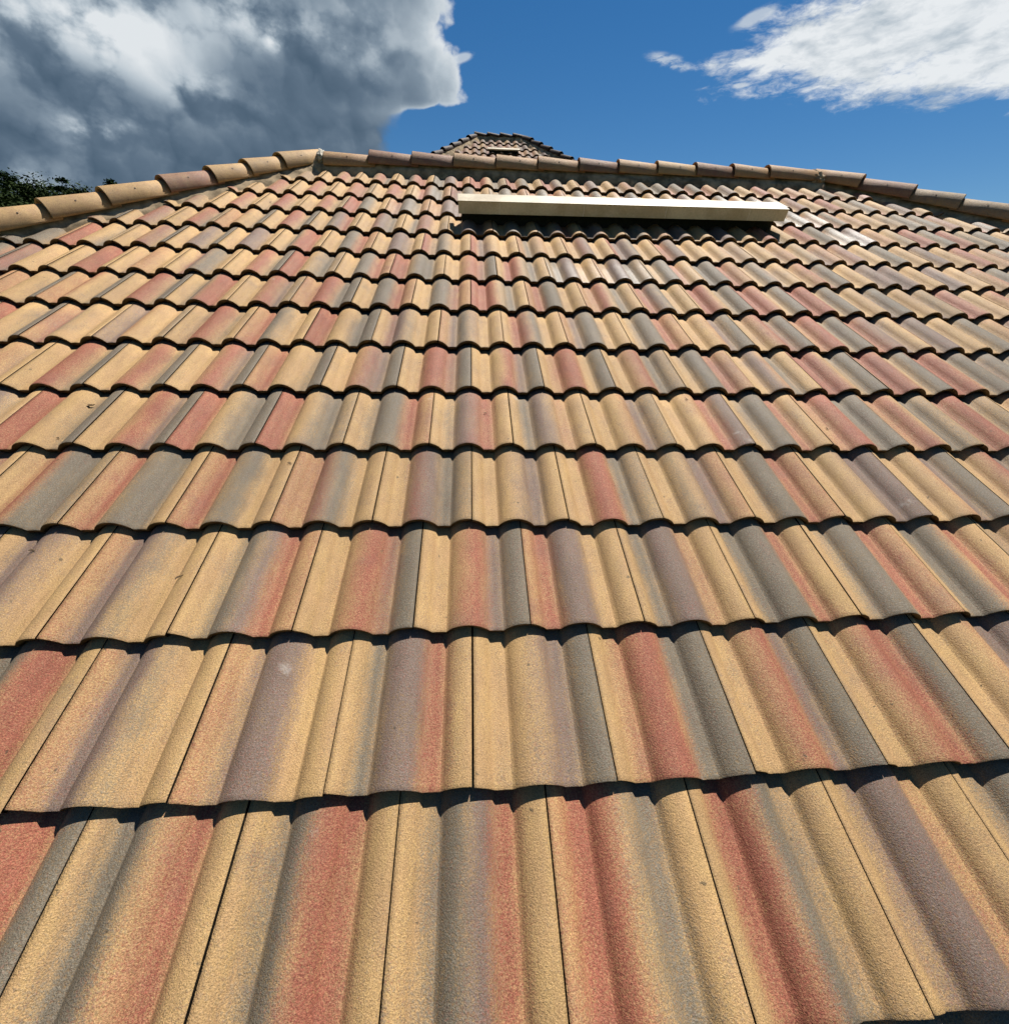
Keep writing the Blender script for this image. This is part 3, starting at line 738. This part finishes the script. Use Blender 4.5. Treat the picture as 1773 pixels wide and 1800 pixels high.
# ------------------------------------------------------------------ trees beyond the left hip
def make_tree(name, az, dist, top_el, rad, label, seed, mat, tiers=True, leaves=5200, lsize=0.26, crown_frac=0.78):
    r = random.Random(seed)
    cw = P2W(*CAMP)
    base = Vector((cw.x + math.sin(R_(az)) * dist, cw.y + math.cos(R_(az)) * dist, 0))
    ht = cw.z + math.tan(R_(top_el)) * dist
    t = empty(name, base, label, 'tree', 'trees beyond the left hip')
    # trunk and limbs
    bm = bmesh.new()
    def limb(p0, p1, r0, r1, seg=6, bends=5):
        pts = [p0.lerp(p1, i / bends) + Vector((r.gauss(0, .05), r.gauss(0, .05), 0)) * (p1 - p0).length * .25 * (1 if 0 < i < bends else 0) for i in range(bends + 1)]
        rings = []
        ax_ = (p1 - p0).normalized(); s1 = ax_.orthogonal().normalized(); s2 = ax_.cross(s1)
        for i, p in enumerate(pts):
            rd = lerp(r0, r1, i / bends)
            rings.append([bm.verts.new(p + (s1 * math.cos(a) + s2 * math.sin(a)) * rd) for a in [6.2832 * k / seg for k in range(seg)]])
        for i in range(bends):
            for k in range(seg): bm.faces.new((rings[i][k], rings[i][(k + 1) % seg], rings[i + 1][(k + 1) % seg], rings[i + 1][k]))
        return pts
    trunk = limb(Vector((0, 0, 0)), Vector((r.uniform(-.4, .4), r.uniform(-.4, .4), ht * .93)), .045 * ht ** .9 * .5, .03, 8, 8)
    pads = []
    z0 = ht * (1 - crown_frac)
    ntier = int(9 + ht * .5)
    for i in range(ntier):
        k = i / (ntier - 1)
        zc = lerp(z0, ht * .97, k)
        pr = rad * math.sqrt(max(0.02, 1 - ((k - .35) / (.72 if tiers else .68)) ** 2)) * r.uniform(.7, 1.05) * ((1 - .55 * k) if tiers else 1)
        nb = 7 if not tiers else max(3, int(8 * (1 - k) + 3))
        a0 = r.uniform(0, 6.28)
        for b in range(nb):
            a = a0 + 6.283 * b / nb + r.uniform(-.4, .4); rr_ = pr * r.uniform(.3, 1.0) * (1 if k < .97 else .2)
            c = Vector((math.cos(a) * rr_, math.sin(a) * rr_, zc + r.uniform(-.35, .35)))
            p0 = trunk[min(len(trunk) - 1, int(k * .85 * len(trunk)))]
            if c.z > p0.z - 1: limb(p0, c, .05, .015, 4, 3)
            pads.append((c, r.uniform(.6, 1.15) * rad * (.34 - .16 * k if tiers else .34)))
    bm_obj('trunk', bm, M_BARK, t)
    vs, fs = [], []
    tot = sum(p[1] ** 2 for p in pads)
    flat = .38 if tiers else .7
    for c, pr in pads:
        for _ in range(int(leaves * pr * pr / tot)):
            d = Vector((r.gauss(0, .5), r.gauss(0, .5), r.gauss(0, .5) * flat)) * pr
            p = c + d; s = lsize * r.uniform(.5, 1.2)
            n_ = Vector((r.gauss(0, .6), r.gauss(0, .6), 1)).normalized(); x = n_.orthogonal().normalized()
            x = (Matrix.Rotation(r.uniform(0, 6.28), 3, n_) @ x); y = n_.cross(x)
            b = len(vs)
            vs += [tuple(p - x * s * .5), tuple(p + y * s * .22 - n_ * s * .06), tuple(p + x * s * .5), tuple(p - y * s * .22 - n_ * s * .06)]
            fs.append((b, b + 1, b + 2, b + 3))
    mesh_obj('crown', vs, fs, mat, t, False)
TREES = [
 ('conifer_tree', -38.0, 46, 9.9, 3.2, 'tallest dark tiered tree at the far left picture edge', 21, M_LEAF, True, .55),
 ('broadleaf_tree', -41.5, 44, 8.8, 4.2, 'dark bushy tree mostly cut off by the left picture edge', 22, M_LEAF, False, .55),
 ('broadleaf_tree', -36.6, 40, 8.6, 2.6, 'rounded dark green tree between the two tiered trees', 23, M_LEAF2, False, .5),
 ('conifer_tree', -34.75, 45, 9.8, 2.0, 'tiered tree with a flat-topped spire left of the hip tiles', 24, M_LEAF, True, .55),
 ('broadleaf_tree', -33.7, 43, 8.9, 2.2, 'low olive tree just touching the hip caps at its right', 25, M_LEAF2, False, .5),
 ('broadleaf_tree', -31.45, 52, 10.0, 1.0, 'tiny dark treetop poking above the hip caps', 26, M_LEAF, False, .4),
 ('broadleaf_tree', -39.3, 36, 8.2, 3.0, 'nearest broad dark tree low behind the leftmost hip cap', 27, M_LEAF2, False, .6),
 ('broadleaf_tree', -36.0, 55, 8.7, 4.2, 'farther dark green tree filling the gap between the spires', 28, M_LEAF, False, .55),
]
for nm, az, ds, te, rd, lb, sd_, mt_, ti, cf in TREES:
    make_tree(nm, az, ds, te, rd, lb, sd_, mt_, ti, 34000, .23, cf)

# ------------------------------------------------------------------ dry leaf scraps on the tiles
def unproject(px, py, h):
    d = ROWS[0] * ((px - 886.5) / FPX) + ROWS[1] * ((py - 900) / FPX) + ROWS[2]
    k = (h - CAMP.z) / d.z
    return CAMP + d * k
def surf(u, v):
    c = math.floor(v / G); u_i = u / W - (0.5 if c % 2 == 0 else 0); s = u_i - math.floor(u_i)
    return prof(s) - (T + .0012) / G * (v - c * G)
SCLAB = ['longest curled dry leaf scrap, on a buff roll near the left edge', 'tiny leaf crumb at a tile nose below the longest leaf scrap', 'dark curled leaf scrap on a buff tile beside a joint, lower left', 'leaf scrap on the purple tile nearest the left edge', 'small leaf crumb across a joint line left of centre', 'thin leaf crumb on a red tile just left of centre', 'dark leaf scrap on the pink pan right of a joint, right side', 'dot-like leaf crumb on a grey roll right of centre', 'leaf crumb on a grey tile above the centre', 'leaf crumb on a buff tile below the vent, near its left end', 'leaf scrap at the top of a buff and red tile right of centre', 'leaf scrap on a buff tile high up near the left hip']
SCRAPS = [(155, 710, .036, .6), (103, 771, .014, 0), (316, 1016, .022, 1.0), (58, 969, .018, .2), (510, 815, .016, 0), (853, 727, .014, .4), (1453, 754, .016, 2.2),
          (925, 624, .010, 1.0), (760, 509, .012, .7), (883, 462, .014, .9), (1206, 702, .016, 2.4), (474, 353, .022, .5)]
for i, (px, py, sz, an) in enumerate(SCRAPS):
    p = unproject(px, py, -0.01)
    for _ in range(4): p = unproject(px, py, surf(p.x, p.y))
    r = random.Random(100 + i); vs, fs = [], []
    nseg = 6
    for k in range(nseg + 1):
        x = (k / nseg - .5) * sz; wv = sz * .17 * math.sin(math.pi * (k / nseg * .92 + .06)) * r.uniform(.7, 1.2)
        zc = sz * (.10 + .16 * (k / nseg - .5) ** 2 * 4) ; yb = sz * .18 * math.sin(k * 0.8)
        vs += [(x, yb - wv, zc + wv * .5), (x, yb, zc), (x, yb + wv, zc + wv * .6), (x, yb, zc - sz * .05)]
    for k in range(nseg):
        for e in range(4):
            a, b = k * 4 + e, k * 4 + (e + 1) % 4; fs.append((a, b, b + 4, a + 4))
    fs += [(0, 1, 2, 3), tuple(nseg * 4 + e for e in (3, 2, 1, 0))]
    o = mesh_obj('dead_leaf', vs, fs, M_LEAFDRY, None, True)
    o.matrix_world = ROOF_M @ Matrix.Translation((p.x, p.y, surf(p.x, p.y) + 0.0005)) @ Matrix.Rotation(an, 4, 'Z')
    tag(o, SCLAB[i], 'leaf', 'dry leaf scraps on the tiles')
